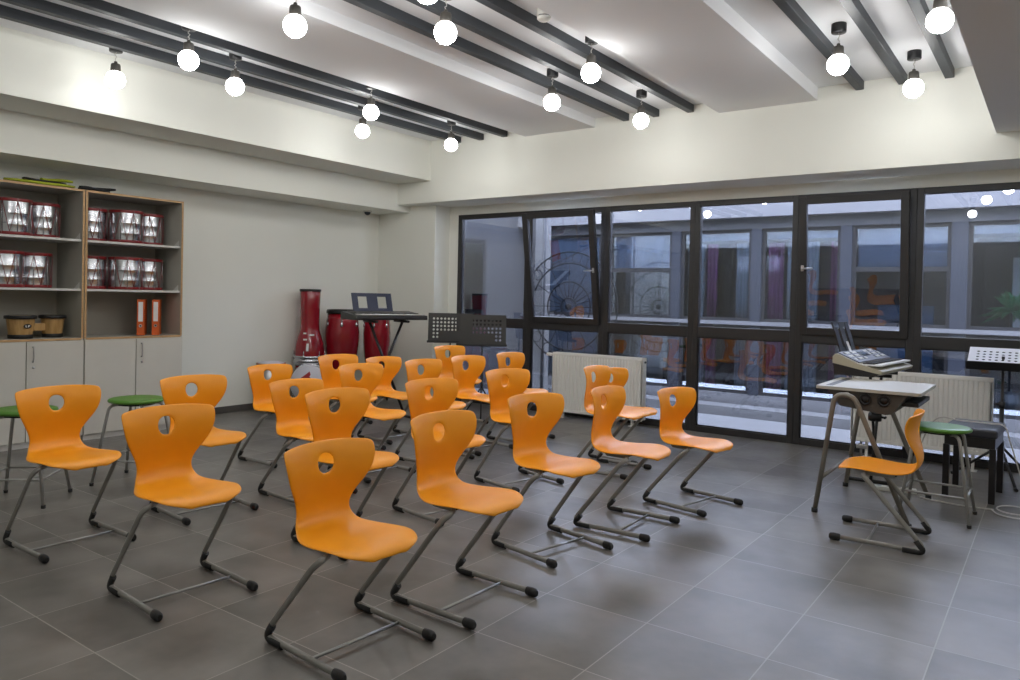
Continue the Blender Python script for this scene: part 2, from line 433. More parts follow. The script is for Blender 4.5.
LAMPS = [(-6.625, 3.256, 'leftmost lit globe lamp, against the bulkhead above the drum shelves'),
         (-5.56, 3.294, 'second lit globe lamp from the left edge, cord crossing the dark battens'),
         (-5.91, 3.942, 'third lit globe lamp from the left, hanging between two battens'),
         (-4.22, 3.264, 'big lit globe lamp at the top, left of the middle battens'),
         (-5.56, 5.233, 'higher lit globe lamp of the close pair above the keyboard corner'),
         (-6.28, 5.789, 'lower lit globe lamp of the close pair above the keyboard corner'),
         (-5.91, 6.861, 'small far lit globe lamp at the end of the left battens'),
         (-3.44, 3.911, 'large lit globe lamp in front of the middle battens near the top edge'),
         (-3.06, 5.237, 'lit globe lamp right of the middle battens, highest of three near the window beam'),
         (-3.82, 5.841, 'lit globe lamp with black canopy, left one of three near the window beam'),
         (-3.44, 6.901, 'lit globe lamp closest to the window beam below the middle battens'),
         (-1.385, 6.024, 'lit globe lamp at upper right, left one of the two with black canopies'),
         (-1.015, 6.998, 'lit globe lamp at upper right nearest the window beam'),
         (-.65, 5.423, 'lit globe lamp at the top right beside the low ceiling drop'),
         (-3.06, 3.309, 'lit globe lamp cut off by the top edge of the photo'),
         (-1.385, 3.9, 'globe lamp above the frame, right battens, toward the camera'), (-.65, 2.9, 'globe lamp above the frame beside the low ceiling drop'),  # from here on: unseen lamps added to brighten the room
         (-1.015, 1.7, 'globe lamp above the camera, between the right battens'), (-3.44, 1.5, 'globe lamp above the frame between the middle battens'),
         (-4.22, .9, 'globe lamp above the frame, left of the middle battens'), (-5.91, 1.6, 'globe lamp beyond the left edge between the left battens'),
         (.95, 6.2, 'globe lamp beyond the right edge, nearest the window'), (1.6, 4.6, 'globe lamp beyond the right edge, second from the window'),
         (.95, 3.0, 'globe lamp beyond the right edge, level with the nearest chairs'), (1.6, 1.4, 'globe lamp beyond the right edge, beside the camera'),
         (-3.06, -.3, 'globe lamp behind the camera beside the middle battens'), (-1.385, -.4, 'globe lamp behind the camera beside the right battens')]
proto = make_lamp(-.303)
for i, (x, y, lab) in enumerate(LAMPS): place(proto, i == 0, (x, y, ZC), i * .7, lab, 'globe pendant lamps')
weak = next(c for c in kids(proto) if c.name.startswith('globe'))           # leftmost globe dimmed so it does not whiten the wall
weak.data = weak.data.copy(); weak.data.materials[0] = M['bulb_dimmed']

# ------------------------------------------------------------------ orange chairs
def seat_shell(z0, k):
    """one moulded shell: seat and waisted backrest with an oval grip hole"""
    P = [(.243, -.034, .085, 0), (.240, -.020, .125, 0), (.228, -.007, .165, 0), (.195, .001, .200, 0), (.13, .004, .222, 0), (.04, -.004, .226, 0),
         (-.06, -.012, .217, .0), (-.125, -.010, .197, .004), (-.180, .004, .168, .008), (-.216, .032, .152, .014), (-.229, .072, .138, .018),
         (-.226, .120, .152, .024), (-.213, .167, .182, .036), (-.201, .213, .211, .046), (-.197, .258, .230, .054), (-.201, .300, .239, .058),
         (-.211, .335, .243, .058), (-.222, .360, .240, .055), (-.231, .377, .224, .050)]
    P = [(x, z0 + (z if z < 0 else z * k), hw, kk) for x, z, hw, kk in P]
    nU = 8
    def lerp(s):
        i = min(int(s), len(P) - 2); t = s - i
        return [P[i][j] * (1 - t) + P[i + 1][j] * t for j in range(4)]
    def S(u, s):
        x, z, hw, kk = lerp(s)
        e = abs(u) ** 2
        if s < 7.5: z = z + .006 * e - (.010 * abs(u) ** 4 if s < 4 else 0)       # faint saddle
        if s > len(P) - 2.2: z = z - .012 * abs(u) ** 3 * (s - (len(P) - 2.2))
        return Vector((x + kk * e, u * hw, z))
    bm = bmesh.new()
    rows = list(range(len(P))); cols = [(-1 + 2 * j / nU) for j in range(nU + 1)]
    cols = [math.copysign(abs(c) ** .85, c) if c else 0 for c in cols]
    ra, rb, ca, cb = 13, 16, 3, 5
    g = {}
    for r in rows:
        for c in range(nU + 1):
            if ra < r < rb and ca < c < cb: continue
            g[r, c] = bm.verts.new(S(cols[c], r))
    for r in range(len(P) - 1):
        for c in range(nU):
            if ra <= r < rb and ca <= c < cb: continue
            bm.faces.new((g[r, c], g[r, c + 1], g[r + 1, c + 1], g[r + 1, c]))
    loop = [(ra, c) for c in range(ca, cb)] + [(r, cb) for r in range(ra, rb)] + [(rb, c) for c in range(cb, ca, -1)] + [(r, ca) for r in range(rb, ra, -1)]
    sc = 14.6
    inner = []
    for i, (r, c) in enumerate(loop):
        a = -PI / 2 + (i - (cb - ca) / 2) * 2 * PI / len(loop)
        s = sc + 1.16 * math.sin(a); x, z, hw, kk = lerp(s)
        inner.append(bm.verts.new(S(.044 * math.cos(a) / hw, s)))
    n = len(loop)
    for i in range(n):
        A, B = g[loop[i]], g[loop[(i + 1) % n]]
        bm.faces.new((A, B, inner[(i + 1) % n], inner[i]))
    bmesh.ops.recalc_face_normals(bm, faces=bm.faces[:])
    for f in bm.faces: f.smooth = True
    me = bpy.data.meshes.new('seat_shell'); bm.to_mesh(me); bm.free(); me.materials.append(M['orange'])
    o = bpy.data.objects.new('seat_shell', me); COL.objects.link(o)
    so = o.modifiers.new('s', 'SOLIDIFY'); so.thickness = .013; so.offset = 0
    su = o.modifiers.new('u', 'SUBSURF'); su.levels = su.render_levels = 2
    return baked(o)

def make_chair(zs, k):
    t = thing('cantilever_chair', '-', 'chair')
    sh = seat_shell(zs, k); sh.parent = t
    for s in (-1, 1):
        y = s * .240
        pts = fillet([(.245, y, .026), (-.284, y, .026), (.045, y * .97, zs - .065), (.090, y * .90, zs - .026), (.06, y * .66, zs - .022), (-.09, y * .60, zs - .024)], [.075, .03, .03, .03], 6)
        b = MB(); b.tube(pts, .0155, M['tube'], 10, ry=.0105); b.build('side_frame', t)
        b = MB()                                                          # bulbous black cap at the front of the runner
        b.tube([(.200, y, .024), (.205, y, .024), (.238, y, .024), (.258, y, .024), (.267, y, .024)], .024, M['rubber'], 12, ry=.019, radii=[.72, .92, 1, .9, .55]); b.build('tip_cap', t)
        b = MB()
        hp = fillet([(-.150, y, .020), (-.272, y, .020), (-.222, y, .085)], .05, 6)
        b.tube(hp, .0185, M['rubber'], 10, ry=.0145); b.build('heel_cap', t)
    b = MB(); b.tube([(.045, -.240, .026), (.045, .240, .026)], .0075, M['rod'], 8); b.build('crossbar', t)
    b = MB(); b.box((-.10, -.15, zs - .030), (.06, .15, zs - .022), M['rubber'], .003); b.build('seat_mount', t)
    return t
tall, short = make_chair(.513, 1.04), make_chair(.462, 1.0)
CH = [  # (kind, x, y, degrees, label)
 ('S', -2.421, 2.221, -3.9, 'orange plastic cantilever chair nearest the camera, at bottom centre left'),
 ('T', -2.335, 2.888, -1.5, 'tall orange chair just right of and behind the nearest chair, at the photo centre'),
 ('T', -2.419, 3.81, -11.5, 'orange chair third from the camera in the row nearest the open floor'),
 ('T', -2.276, 4.51, 1.5, 'fourth orange chair of the row nearest the open floor, overlapping two by the radiator'),
 ('S', -2.148, 5.307, -11.4, 'low orange chair standing alone right of the others, against the middle window mullion'),
 ('T', -3.475, 2.074, -3.7, 'orange chair second from the left in the foreground, left of the nearest chair'),
 ('T', -3.421, 3.131, -4.5, 'orange chair directly behind the nearest chair, its legs half hidden by it'),
 ('T', -3.408, 3.969, -8.6, 'orange chair directly behind the tall centre chair'),
 ('T', -3.487, 4.971, -12.8, 'orange chair with bare steel leg showing, in the second row left of the white radiator'),
 ('T', -3.122, 5.86, 2.1, 'nearer orange chair of the two right in front of the white left radiator'),
 ('S', -3.265, 6.42, -5, 'farther orange chair of the two right in front of the white left radiator'),
 ('T', -4.648, 2.062, .5, 'leftmost orange chair, in front of the shelf cabinet doors'),
 ('T', -4.67, 2.931, -4.1, 'orange chair right of the green stool, against the bare left wall'),
 ('S', -4.478, 3.656, -3.4, 'low orange chair in the third row whose hole shows the pale bass drum'),
 ('T', -4.598, 4.415, -3.5, 'orange chair in the third row, right in front of the chair before the red congas'),
 ('T', -4.564, 5.16, -2, 'orange chair of the third row left below the black music stands'),
 ('T', -4.57, 5.806, -5.8, 'orange chair right below the right black music stand'),
 ('T', -4.557, 6.52, -1.7, 'far orange chair by the window, right of both black music stands'),
 ('S', -5.589, 4.245, .2, 'farthest left orange chair of the last row, beside the bass drum'),
 ('T', -5.456, 4.917, -2.4, 'orange chair in the last row in front of the red conga'),
 ('S', -5.571, 5.635, -4.4, 'orange chair in the last row under the black keyboard stand'),
 ('T', -5.669, 6.80, -8.3, 'rearmost orange chair, just under the left black music stand'),
 ('S', -.89, 5.34, 183, 'orange chair seen side-on at the right, facing left beside the school desk'),
]
used = set()
for kd, x, y, a, lab in CH:
    place(tall if kd == 'T' else short, kd not in used, (x, y, 0), R(a), lab, 'orange cantilever chairs'); used.add(kd)

# ------------------------------------------------------------------ green stools
def make_stool():
    t = thing('round_stool', '-', 'stool'); z = .648
    b = MB(); b.lathe([(0, z - .004), (.10, z - .006), (.17, z), (.196, z - .004), (.204, z - .014), (.200, z - .026), (.17, z - .034), (0, z - .034)], M['green'], 40, cap=False); b.build('seat', t)
    b = MB(); b.lathe([(0, z - .034), (.135, z - .034), (.135, z - .05), (.0, z - .05)], M['rubber'], 24, cap=False); b.build('seat_mount', t)
    for k in range(4):
        a = PI / 4 + k * PI / 2; c, s = math.cos(a), math.sin(a)
        b = MB(); b.tube(fillet([(c * .05, s * .05, z - .046), (c * .192, s * .192, z - .046), (c * .305, s * .305, .012)], .05), .0115, M['stool_leg'], 10); leg = b.build('leg', t)
        b = MB(); b.lathe([(0, 0), (.014, 0), (.015, .022), (.0, .022)], M['rubber'], 12, Matrix.Translation((c * .306, s * .306, 0)), False); b.build('foot', leg)
    b = MB(); rr = .273
    pts = [(math.cos(PI / 4 + k * PI / 2) * rr, math.sin(PI / 4 + k * PI / 2) * rr, .19) for k in range(4)]
    for k in range(4): b.tube([pts[k], pts[(k + 1) % 4]], .0085, M['stool_leg'], 8)
    b.build('footrest', t)
    return t
st = make_stool()
place(st, True, (-.665, 6.17, 0), 0, 'green round stool at the right, in front of the black bench', 'green stools')
place(st, False, (-5.80, 3.05, 0), R(30), 'green round stool in front of the right shelf cabinet doors', 'green stools')
place(st, False, (-5.82, 2.27, 0), R(45), 'green round stool at the left edge, behind the leftmost chair', 'green stools')

# ------------------------------------------------------------------ shelf cabinets
XC = -7.68
def make_cabinet(y0, y1, label):
    t = thing('shelf_cabinet', label, 'cabinet', (XC, (y0 + y1) / 2, 0), 0, 'shelf cabinets')
    w = (y1 - y0) / 2 - .002; D = XL + .006 - XC; T = .02; c = MB()
    for s in (-1, 1):
        c.box((D, s * w - (T if s > 0 else 0), .055), (-.003, s * w + (T if s < 0 else 0), 2.45), M['cabinet_in'])
    c.box((D, -w + T, 2.43), (-.003, w - T, 2.45), M['cabinet_in']); c.box((D, -w + T, .988), (-.003, w - T, 1.008), M['cabinet_in'])
    c.box((D, -w + T, .055), (-.003, w - T, .075), M['cabinet_in']); c.box((D, -w + T, .075), (D + .008, w - T, 2.43), M['cabinet_in'])
    c.build('carcass', t)
    e = MB()                                                              # beech edging
    for s in (-1, 1): e.box((-.003, s * w - (T if s > 0 else 0), 1.0), (0, s * w + (T if s < 0 else 0), 2.45), M['cab_edge'])
    e.box((-.003, -w + T, 2.43), (0, w - T, 2.45), M['cab_edge']); e.box((-.003, -w + T, .988), (.001, w - T, 1.008), M['cab_edge'])
    e.build('edging', t)
    for z in (1.944, 1.463):
        s = MB(); s.box((D + .01, -w + T + .001, z), (-.02, w - T - .001, z + .022), M['shelf'], .002); sh = s.build('shelf', t)
        s = MB(); s.prism([(-.16, z + .022), (-.05, z + .022), (-.05, z + .085)], w - T - .004, w - T - .001, M['shelf'], 'y'); s.build('bracket', sh)
    for s in (-1, 1):
        a0, a1 = (-w + .003, -.004) if s < 0 else (.004, w - .003)
        d = MB(); d.box((-.002, a0, .058), (.016, a1, .985), M['cabinet'], .0015); dr = d.build('door', t)
        if s > 0:
            h = MB(); h.tube(fillet([(.016, .052, .80), (.042, .052, .80), (.042, .052, .935), (.016, .052, .935)], .014), .0055, M['brushed'], 8); h.build('handle', dr)
            h = MB(); h.lathe([(0, .0), (.012, .0), (.012, .004), (0, .004)], M['brushed'], 14, Matrix.Translation((.016, .062, .745)) @ Matrix.Rotation(PI / 2, 4, 'Y'), False); h.build('lock', dr)
    p = MB(); p.box((-.40, -w + .005, 0), (-.012, w - .005, .057), M['shelf']); p.build('plinth', t)
    return t
make_cabinet(2.485, 3.503, 'left shelf cabinet with chrome drums and bongos, cut by the photo edge')
make_cabinet(3.507, 4.525, 'right shelf cabinet with chrome drums and two orange binders')

# ------------------------------------------------------------------ chrome drums on the shelves
def make_drum():
    t = thing('snare_drum', '-', 'drum'); r, h = .156, .332
    b = MB(); b.lathe([(r, .018), (r, .09), (r + .002, .095), (r, .10), (r, .195), (r + .002, .20), (r, .205), (r, h - .018)], M['chrome'], 36, cap=False); b.build('shell', t)
    for z in (.0, h - .028):
        b = MB(); b.lathe([(r - .006, z), (r + .008, z), (r + .009, z + .004), (r + .009, z + .024), (r + .008, z + .028), (r - .006, z + .028), (r - .006, z)], M['red_hoop'], 36, cap=False); b.build('hoop', t)
    b = MB(); b.lathe([(0, h - .012), (r - .004, h - .012), (r - .004, h - .016), (0, h - .016)], M['drumhead'], 36, cap=False); b.build('drumhead', t)
    b = MB(); b.lathe([(0, .010), (r - .004, .010), (r - .004, .014), (0, .014)], M['drumhead'], 36, cap=False); b.build('drumhead', t)
    b = MB(); n = 8; q = r + .006                                         # red tension rope zigzag
    for k in range(n):
        for sg in (-1, 1):
            a0 = 2 * PI * k / n; pts = []
            for j in range(5):
                a = a0 + sg * (PI / n) * j / 4; pts.append((math.cos(a) * q, math.sin(a) * q, .026 + (h - .052) * j / 4))
            b.tube(pts, .0022, M['red_hoop'], 5)
    b.build('tension_rope', t)
    b = MB()
    for k in range(n):
        a = 2 * PI * (k + .5) / n; b.tube([(math.cos(a) * (r + .007), math.sin(a) * (r + .007), .012), (math.cos(a) * (r + .007), math.sin(a) * (r + .007), h - .004)], .003, M['chrome'], 6)
    b.build('tension_rods', t)
    return t
dp = make_drum(); first = True
S1, S2 = 1.968, 1.487
for (x, y, z, lab) in [
    (-7.86, 2.935, S1, 'chrome drum in front on the top shelf of the left cabinet'),
    (-8.01, 3.24, S1, 'chrome drum set back at right on the top shelf of the left cabinet'),
    (-7.86, 2.87, S2, 'chrome drum in front on the lower shelf of the left cabinet'),
    (-8.01, 3.175, S2, 'chrome drum set back at right on the lower shelf of the left cabinet'),
    (-8.01, 3.695, S1, 'chrome drum behind the partition on the top shelf of the right cabinet'),
    (-7.86, 3.995, S1, 'chrome drum in front on the top shelf of the right cabinet'),
    (-8.01, 4.295, S1, 'chrome drum set back at right on the top shelf of the right cabinet'),
    (-8.01, 3.695, S2, 'chrome drum behind the partition on the lower shelf of the right cabinet'),
    (-7.86, 3.995, S2, 'chrome drum in front on the lower shelf of the right cabinet'),
    (-8.01, 4.295, S2, 'chrome drum set back at right on the lower shelf of the right cabinet')]:
    place(dp, first, (x, y, z), random.random(), lab, 'chrome drums with red hoops'); first = False

# bongos
t = thing('bongo_drums', 'pair of wooden bongos with black rims, bottom open shelf of the left cabinet', 'bongos', (-7.88, 3.12, 1.011), R(8))
for y, r, nm in ((-.135, .108, 0), (.135, .094, 1)):
    b = MB(); b.lathe([(r * .80, .012), (r * .84, .04), (r * .97, .15), (r, .185)], M['bongo'], 32, Matrix.Translation((0, y, 0)), True); sh = b.build('shell', t)
    b = MB(); b.lathe([(r * .80, 0), (r * .86, 0), (r * .87, .03), (r * .82, .034), (r * .80, 0)], M['rubber'], 32, Matrix.Translation((0, y, 0)), False); b.build('bottom_rim', t)
    b = MB(); b.lathe([(r, .165), (r + .014, .166), (r + .014, .19), (r + .006, .195), (r, .195), (r, .165)], M['rubber'], 32, Matrix.Translation((0, y, 0)), False); b.build('rim', t)
    b = MB(); b.lathe([(0, .193), (r * .8, .192), (r + .002, .188), (r + .002, .184), (0, .184)], M['hide'], 32, Matrix.Translation((0, y, 0)), False); b.build('skin', t)
    if nm == 0:
        b = MB(); mt = Matrix.Translation((r * .90 + .005, y, .105)) @ Matrix.Rotation(PI / 2 + .1, 4, 'Y')
        b.lathe([(0, 0), (.032, 0), (.032, .004), (0, .004)], M['rubber'], 20, mt, False, sx=.62)
        b.box((-.009, -.018, .0042), (.009, -.012, .006), M['paper'], 0, mt); b.box((.004, -.018, .0042), (.009, -.004, .006), M['paper'], 0, mt)
        b.box((-.009, .002, .0042), (.009, .008, .006), M['paper'], 0, mt); b.box((-.009, .002, .0042), (.001, .018, .006), M['paper'], 0, mt)
        b.build('badge', sh)
b = MB(); b.box((-.03, -.05, .06), (.035, .055, .125), M['bongo'], .006); b.build('connector', t)

bongo = next(o for o in COL.objects if o.name == 'bongo_drums'); bongo.scale = (1.1,) * 3; bongo.location.y = 3.165
# binders
def make_binder():
    t = thing('lever_arch_binder', '-', 'binder'); h, d, w = .375, .285, .036
    b = MB(); b.box((-d, -w, 0), (0, -w + .003, h), M['binder'], .001); b.box((-d, w - .003, 0), (0, w, h), M['binder'], .001); b.box((-.003, -w, 0), (0, w, h), M['binder'], .001); b.build('cover', t)
    b = MB(); b.box((0, -.022, .145), (.001, .022, .35), M['paper']); b.build('label', t)
    b = MB(); mt = Matrix.Translation((0, 0, .10)) @ Matrix.Rotation(PI / 2, 4, 'Y')
    b.lathe([(.009, 0), (.016, 0), (.016, .003), (.009, .003), (.009, 0)], M['brushed'], 18, mt, False); b.lathe([(0, .0), (.0095, .0), (.0095, .001), (0, .001)], M['rubber'], 18, mt, False); b.build('finger_ring', t)
    b = MB(); b.box((-d + .01, -w + .006, .01), (-.02, w - .012, h - .02), M['paper']); b.build('pages', t)
    return t
bd = make_binder()
place(bd, True, (-7.745, 4.10, 1.011), R(-33), 'left one of the two orange lever-arch binders on the cabinet shelf', 'orange binders')
place(bd, False, (-7.745, 4.262, 1.011), R(-33), 'right one of the two orange lever-arch binders on the cabinet shelf', 'orange binders')

# flat soft bundles on top of the cabinets
def bundle(name, lab, y0, y1, mats, seed):
    rnd = random.Random(seed); t = thing(name, lab, 'bag', (-7.80, (y0 + y1) / 2, 2.465), 0); L = (y1 - y0) / 2
    for j, (m, nm, a, b_, w, zz) in enumerate(mats):
        n = 12; b = MB(); pts = []; rad = []
        for k in range(n + 1):
            u = k / n; pts.append((-.05 + .05 * math.sin(3 * u + j * 2), -L + 2 * L * (a + (b_ - a) * u), zz + .004 * math.sin(7 * u + seed + j)))
            rad.append(.45 + .55 * math.sin(PI * min(max(u, .04), .96)) ** .5)
        b.tube(pts, w, M[m], 10, ry=.017, up=(0, 0, 1), radii=rad); b.build(nm, t)
bundle('strap_bundle', 'lime and black strap bundle lying on top of the left cabinet', 2.86, 3.46, [('lime', 'lime_strap', 0, 1, .055, .012), ('black_cloth', 'black_strap', .25, .92, .05, .036), ('lime', 'lime_strap', .55, .98, .03, .062)], 1)
bundle('cloth_bundle', 'flat black cloth bundle lying on top of the right cabinet', 3.51, 3.86, [('black_cloth', 'black_strap', 0, .8, .05, .012), ('paper', 'white_strap', .3, .7, .035, .022), ('black_cloth', 'black_strap', .1, 1, .03, .032)], 5)

# ------------------------------------------------------------------ wall dome camera, smoke detector
t = thing('ceiling_camera', 'small black dome security camera under the left bulkhead', 'camera', (-8.0, 7.50, 2.68))
b = MB(); b.lathe([(0, 0), (.06, 0), (.062, -.012), (.055, -.02), (0, -.02)], M['white_plastic'], 24, cap=False); b.build('base', t)
b = MB(); b.lathe([(.045, -.02)] + [(.045 * math.cos(a * PI / 12), -.02 - .045 * math.sin(a * PI / 12)) for a in range(1, 6)] + [(0, -.065)], M['screen'], 24, cap=False); b.build('dome', t)
t = thing('smoke_detector', 'white round smoke detector on the ceiling beside the middle battens', 'smoke detector', (-3.075, 4.57, ZC))
b = MB(); b.lathe([(0, 0), (.052, 0), (.054, -.052), (.050, -.056), (0, -.056)], M['white_plastic'], 28, cap=False); b.build('base', t)
b = MB(); b.lathe([(.044, -.056), (.044, -.064), (0, -.064)], M['rubber'], 28, cap=False)
b.lathe([(0, -.064), (.051, -.064), (.049, -.080), (.036, -.092), (0, -.094)], M['white_plastic'], 28, cap=False); b.build('cover', t)

# ------------------------------------------------------------------ instruments in the corner
def lugs(parent, r, z0, z1, n, m=None, a0=0):
    for k in range(n):
        a = 2 * PI * k / n + a0; c, s = math.cos(a), math.sin(a); b = MB()
        b.tube([(c * (r + .012), s * (r + .012), z0), (c * (r + .012), s * (r + .012), z1)], .006, m or M['chrome'], 8)
        b.lathe([(0, 0), (.016, .002), (.018, .03), (.012, .055), (0, .06)], m or M['chrome'], 10, Matrix.Translation((c * (r + .008), s * (r + .008), z0 - .03)), False)
        b.build('tuning_lug', parent)
# goblet drum upside down on top of a small red drum
t = thing('goblet_drum', 'red goblet drum standing upside down on another drum by the left wall', 'drum', (-7.985, 6.50, .585))
b = MB(); b.lathe([(.19, .03), (.195, .09), (.190, .17), (.172, .27), (.145, .36), (.126, .42), (.122, .50), (.126, .70), (.134, .92), (.130, .93), (.118, .70), (.11, .5)], M['red_gloss'], 40, cap=False); b.build('shell', t)
b = MB(); b.lathe([(.130, .925), (.138, .925), (.139, .955), (.132, .957), (.126, .93), (.130, .925)], M['rubber'], 40, cap=False); b.build('base_rim', t)
b = MB(); b.lathe([(0, .0), (.20, .0), (.206, .006), (.206, .03), (.198, .036), (.198, .05), (.206, .056), (.206, .08), (.19, .085)], M['chrome'], 40, cap=False); b.build('rim', t)
lugs(t, .188, .07, .15, 6)
b = MB()                                                                  # printed flourish
for (dy, z, w, h) in ((-.02, .20, .03, .10), (-.05, .30, .05, .02), (.03, .36, .06, .02), (-.06, .38, .04, .02)):
    a = R(-40) + dy / .16; b.box((-.002, -w / 2, -h / 2), (.002, w / 2, h / 2), M['paper'], .001, Matrix.Translation((math.cos(a) * (.193 - .15 * max(0, z - .17) ), math.sin(a) * (.193 - .15 * max(0, z - .17)), z)) @ Matrix.Rotation(a, 4, 'Z') @ Matrix.Rotation(-.25, 4, 'Y'))
b.build('emblem', t)
t = thing('floor_tom', 'red drum with chrome rims under the upside-down goblet drum', 'drum', (-7.985, 6.50, 0))
b = MB(); b.lathe([(.185, .02), (.185, .55)], M['red_gloss'], 40, cap=False); b.build('shell', t)
for z in (0, .545):
    b = MB(); b.lathe([(.18, z), (.20, z), (.203, z + .006), (.203, z + .032), (.2, z + .038), (.18, z + .038), (.18, z)], M['chrome'], 40, cap=False); b.build('hoop', t)
b = MB(); b.lathe([(0, .578), (.183, .578), (.183, .57), (0, .57)], M['drumhead'], 40, cap=False); b.build('drumhead', t)
lugs(t, .185, .15, .5, 6, a0=.4)

def make_conga():
    t = thing('conga_drum', '-', 'drum')
    b = MB(); b.lathe([(.135, .30), (.15, .42), (.175, .62), (.195, .82), (.196, .92), (.180, 1.08), (.165, 1.17)], M['red_gloss'], 40); b.build('shell', t)
    b = MB(); b.lathe([(.158, 1.15), (.178, 1.15), (.182, 1.165), (.180, 1.19), (.172, 1.205), (.158, 1.205), (.158, 1.15)], M['rubber'], 40, cap=False); b.build('rim', t)
    b = MB(); b.lathe([(0, 1.198), (.160, 1.196), (.160, 1.19), (0, 1.19)], M['hide'], 40, cap=False); b.build('skin', t)
    lugs(t, .175, 1.02, 1.16, 6, a0=.3)
    b = MB()
    b.lathe([(.142, .30), (.155, .30), (.160, .34), (.147, .34), (.142, .30)], M['stand_black'], 32, cap=False)
    for k in range(3):
        a = 2 * PI * k / 3 + .5; c, s = math.cos(a), math.sin(a)
        b.tube([(c * .15, s * .15, .32), (c * .19, s * .19, .01)], .012, M['stand_black'], 8)
    b.build('stand', t)
    return t
cg = make_conga()
place(cg, True, (-7.62, 7.36, 0), .8, 'right red conga drum behind the keyboard stand legs', 'red congas')
cg.scale = (.96, .96, 1.045)
c2 = place(cg, False, (-7.84, 6.93, 0), 0, 'left red conga drum behind the black keyboard, next to the goblet drum', 'red congas')
c2.scale = (1.17, 1.17, 1.06)

# bass drum with pale head and red emblem
t = thing('bass_drum', 'bass drum with pale head and red emblem on the floor by the left wall', 'drum', (-7.455, 6.07, .375), R(-42))
mt = Matrix.Rotation(PI / 2, 4, 'Y'); rb = .222
b = MB(); b.lathe([(rb, -.20), (rb, 0)], M['brushed'], 48, mt, False); b.build('shell', t)
for z in (-.20, -.022):
    b = MB(); b.lathe([(rb - .003, z), (rb + .010, z), (rb + .012, z + .006), (rb + .012, z + .022), (rb + .008, z + .028), (rb - .003, z + .028), (rb - .003, z)], M['chrome'], 48, mt, False); b.build('hoop', t)
b = MB(); b.lathe([(0, .008), (rb + .004, .008), (rb + .004, .002), (0, .002)], M['drumhead'], 48, mt, False); hd = b.build('drumhead', t)
b = MB(); b.prism([(-.12, .03), (-.09, .075), (-.03, .12), (.005, .15), (.02, .11), (.005, .085), (.03, .055), (.0, .06), (-.02, .03), (-.05, .06), (-.07, .03)], .008, .010, M['red_print'], 'x'); b.build('emblem', hd)
for s_ in (-1, 1):
    b = MB(); b.tube([(-.12, s_ * .19, -.13), (-.06, s_ * .26, -.372)], .009, M['chrome'], 8); b.build('spur', t)
for k in range(8):
    a = 2 * PI * (k + .5) / 8; b = MB(); c, s_ = math.cos(a), math.sin(a); b.tube([(-.19, c * (rb + .012), s_ * (rb + .012)), (-.01, c * (rb + .012), s_ * (rb + .012))], .005, M['chrome'], 6); b.build('tension_rod', t)
# low drum with white head beside it
t = thing('tom_drum', 'low drum with white head against the left wall, behind the farthest left chair', 'drum', (-8.02, 5.93, 0))
b = MB(); b.lathe([(.165, .20), (.165, .585)], M['brushed'], 40); b.build('shell', t)
b = MB(); b.lathe([(.16, .565), (.178, .565), (.18, .60), (.16, .60), (.16, .565)], M['red_hoop'], 40, cap=False); b.build('hoop', t)
b = MB(); b.lathe([(0, .615), (.10, .618), (.165, .600), (.165, .592), (0, .592)], M['drumhead'], 40, cap=False); b.build('drumhead', t)
for k in range(3):
    a = 2 * PI * k / 3 + .3; b = MB(); b.tube([(math.cos(a) * .172, math.sin(a) * .172, .45), (math.cos(a) * .185, math.sin(a) * .185, .005)], .008, M['chrome'], 8); b.build('leg', t)

# ------------------------------------------------------------------ keyboards
def keys(parent, L, x0, x1, z, n):
    b = MB(); w = 2 * L / n
    for k in range(n): b.box((x0, -L + k * w + .0008, z - .012), (x1, -L + (k + 1) * w - .0008, z), M['white_key'], .0012, seg=1)
    b.build('white_keys', parent)
    b = MB(); xb = x0 + (x1 - x0) * .62
    lo, hi = (x0, xb) if x0 < x1 else (xb, x0)
    for k in range(n - 1):
        if k % 7 in (2, 6): continue
        y = -L + (k + 1) * w; b.box((x0, y - .006, z), (xb, y + .006, z + .010), M['black_key'], .001, seg=1)
    b.build('black_keys', parent)
def x_stand(name, label, loc, rz, L, h, feet_w):
    """crossed legs spread along local y, floor bars along local x"""
    t = thing(name, label, 'keyboard stand', loc, rz)
    for s in (-1, 1):
        b = MB(); x = s * .018
        b.tube([(x, -s * L * .62, .03), (x, s * L * .45, h - .03)], .017, M['stand_black'], 10, ry=.012, up=(1, 0, 0)); b.build('leg', t)
        b = MB(); b.tube([(-feet_w, -s * L * .62, .022), (feet_w, -s * L * .62, .022)], .016, M['stand_black'], 10)
        for e in (-1, 1): b.tube([(e * (feet_w - .02), -s * L * .62, .022), (e * (feet_w + .012), -s * L * .62, .022)], .022, M['rubber'], 10)
        b.build('floor_bar', t)
        b = MB(); b.tube([(-feet_w * .85, s * L * .45, h - .016), (feet_w * .85, s * L * .45, h - .016)], .015, M['stand_black'], 10); b.build('support_bar', t)
    b = MB(); zc = .03 + (h - .06) * .62 / 1.07
    b.lathe([(0, -.05), (.035, -.05), (.042, -.03), (.042, .03), (.035, .05), (0, .05)], M['stand_black'], 20, Matrix.Translation((0, 0, zc)) @ Matrix.Rotation(PI / 2, 4, 'Y'), False)
    b.tube([(.05, 0, zc), (.085, 0, zc)], .010, M['stand_black'], 8); b.tube([(.08, -.03, zc), (.08, .03, zc)], .010, M['stand_black'], 8); b.build('pivot', t)
    return t
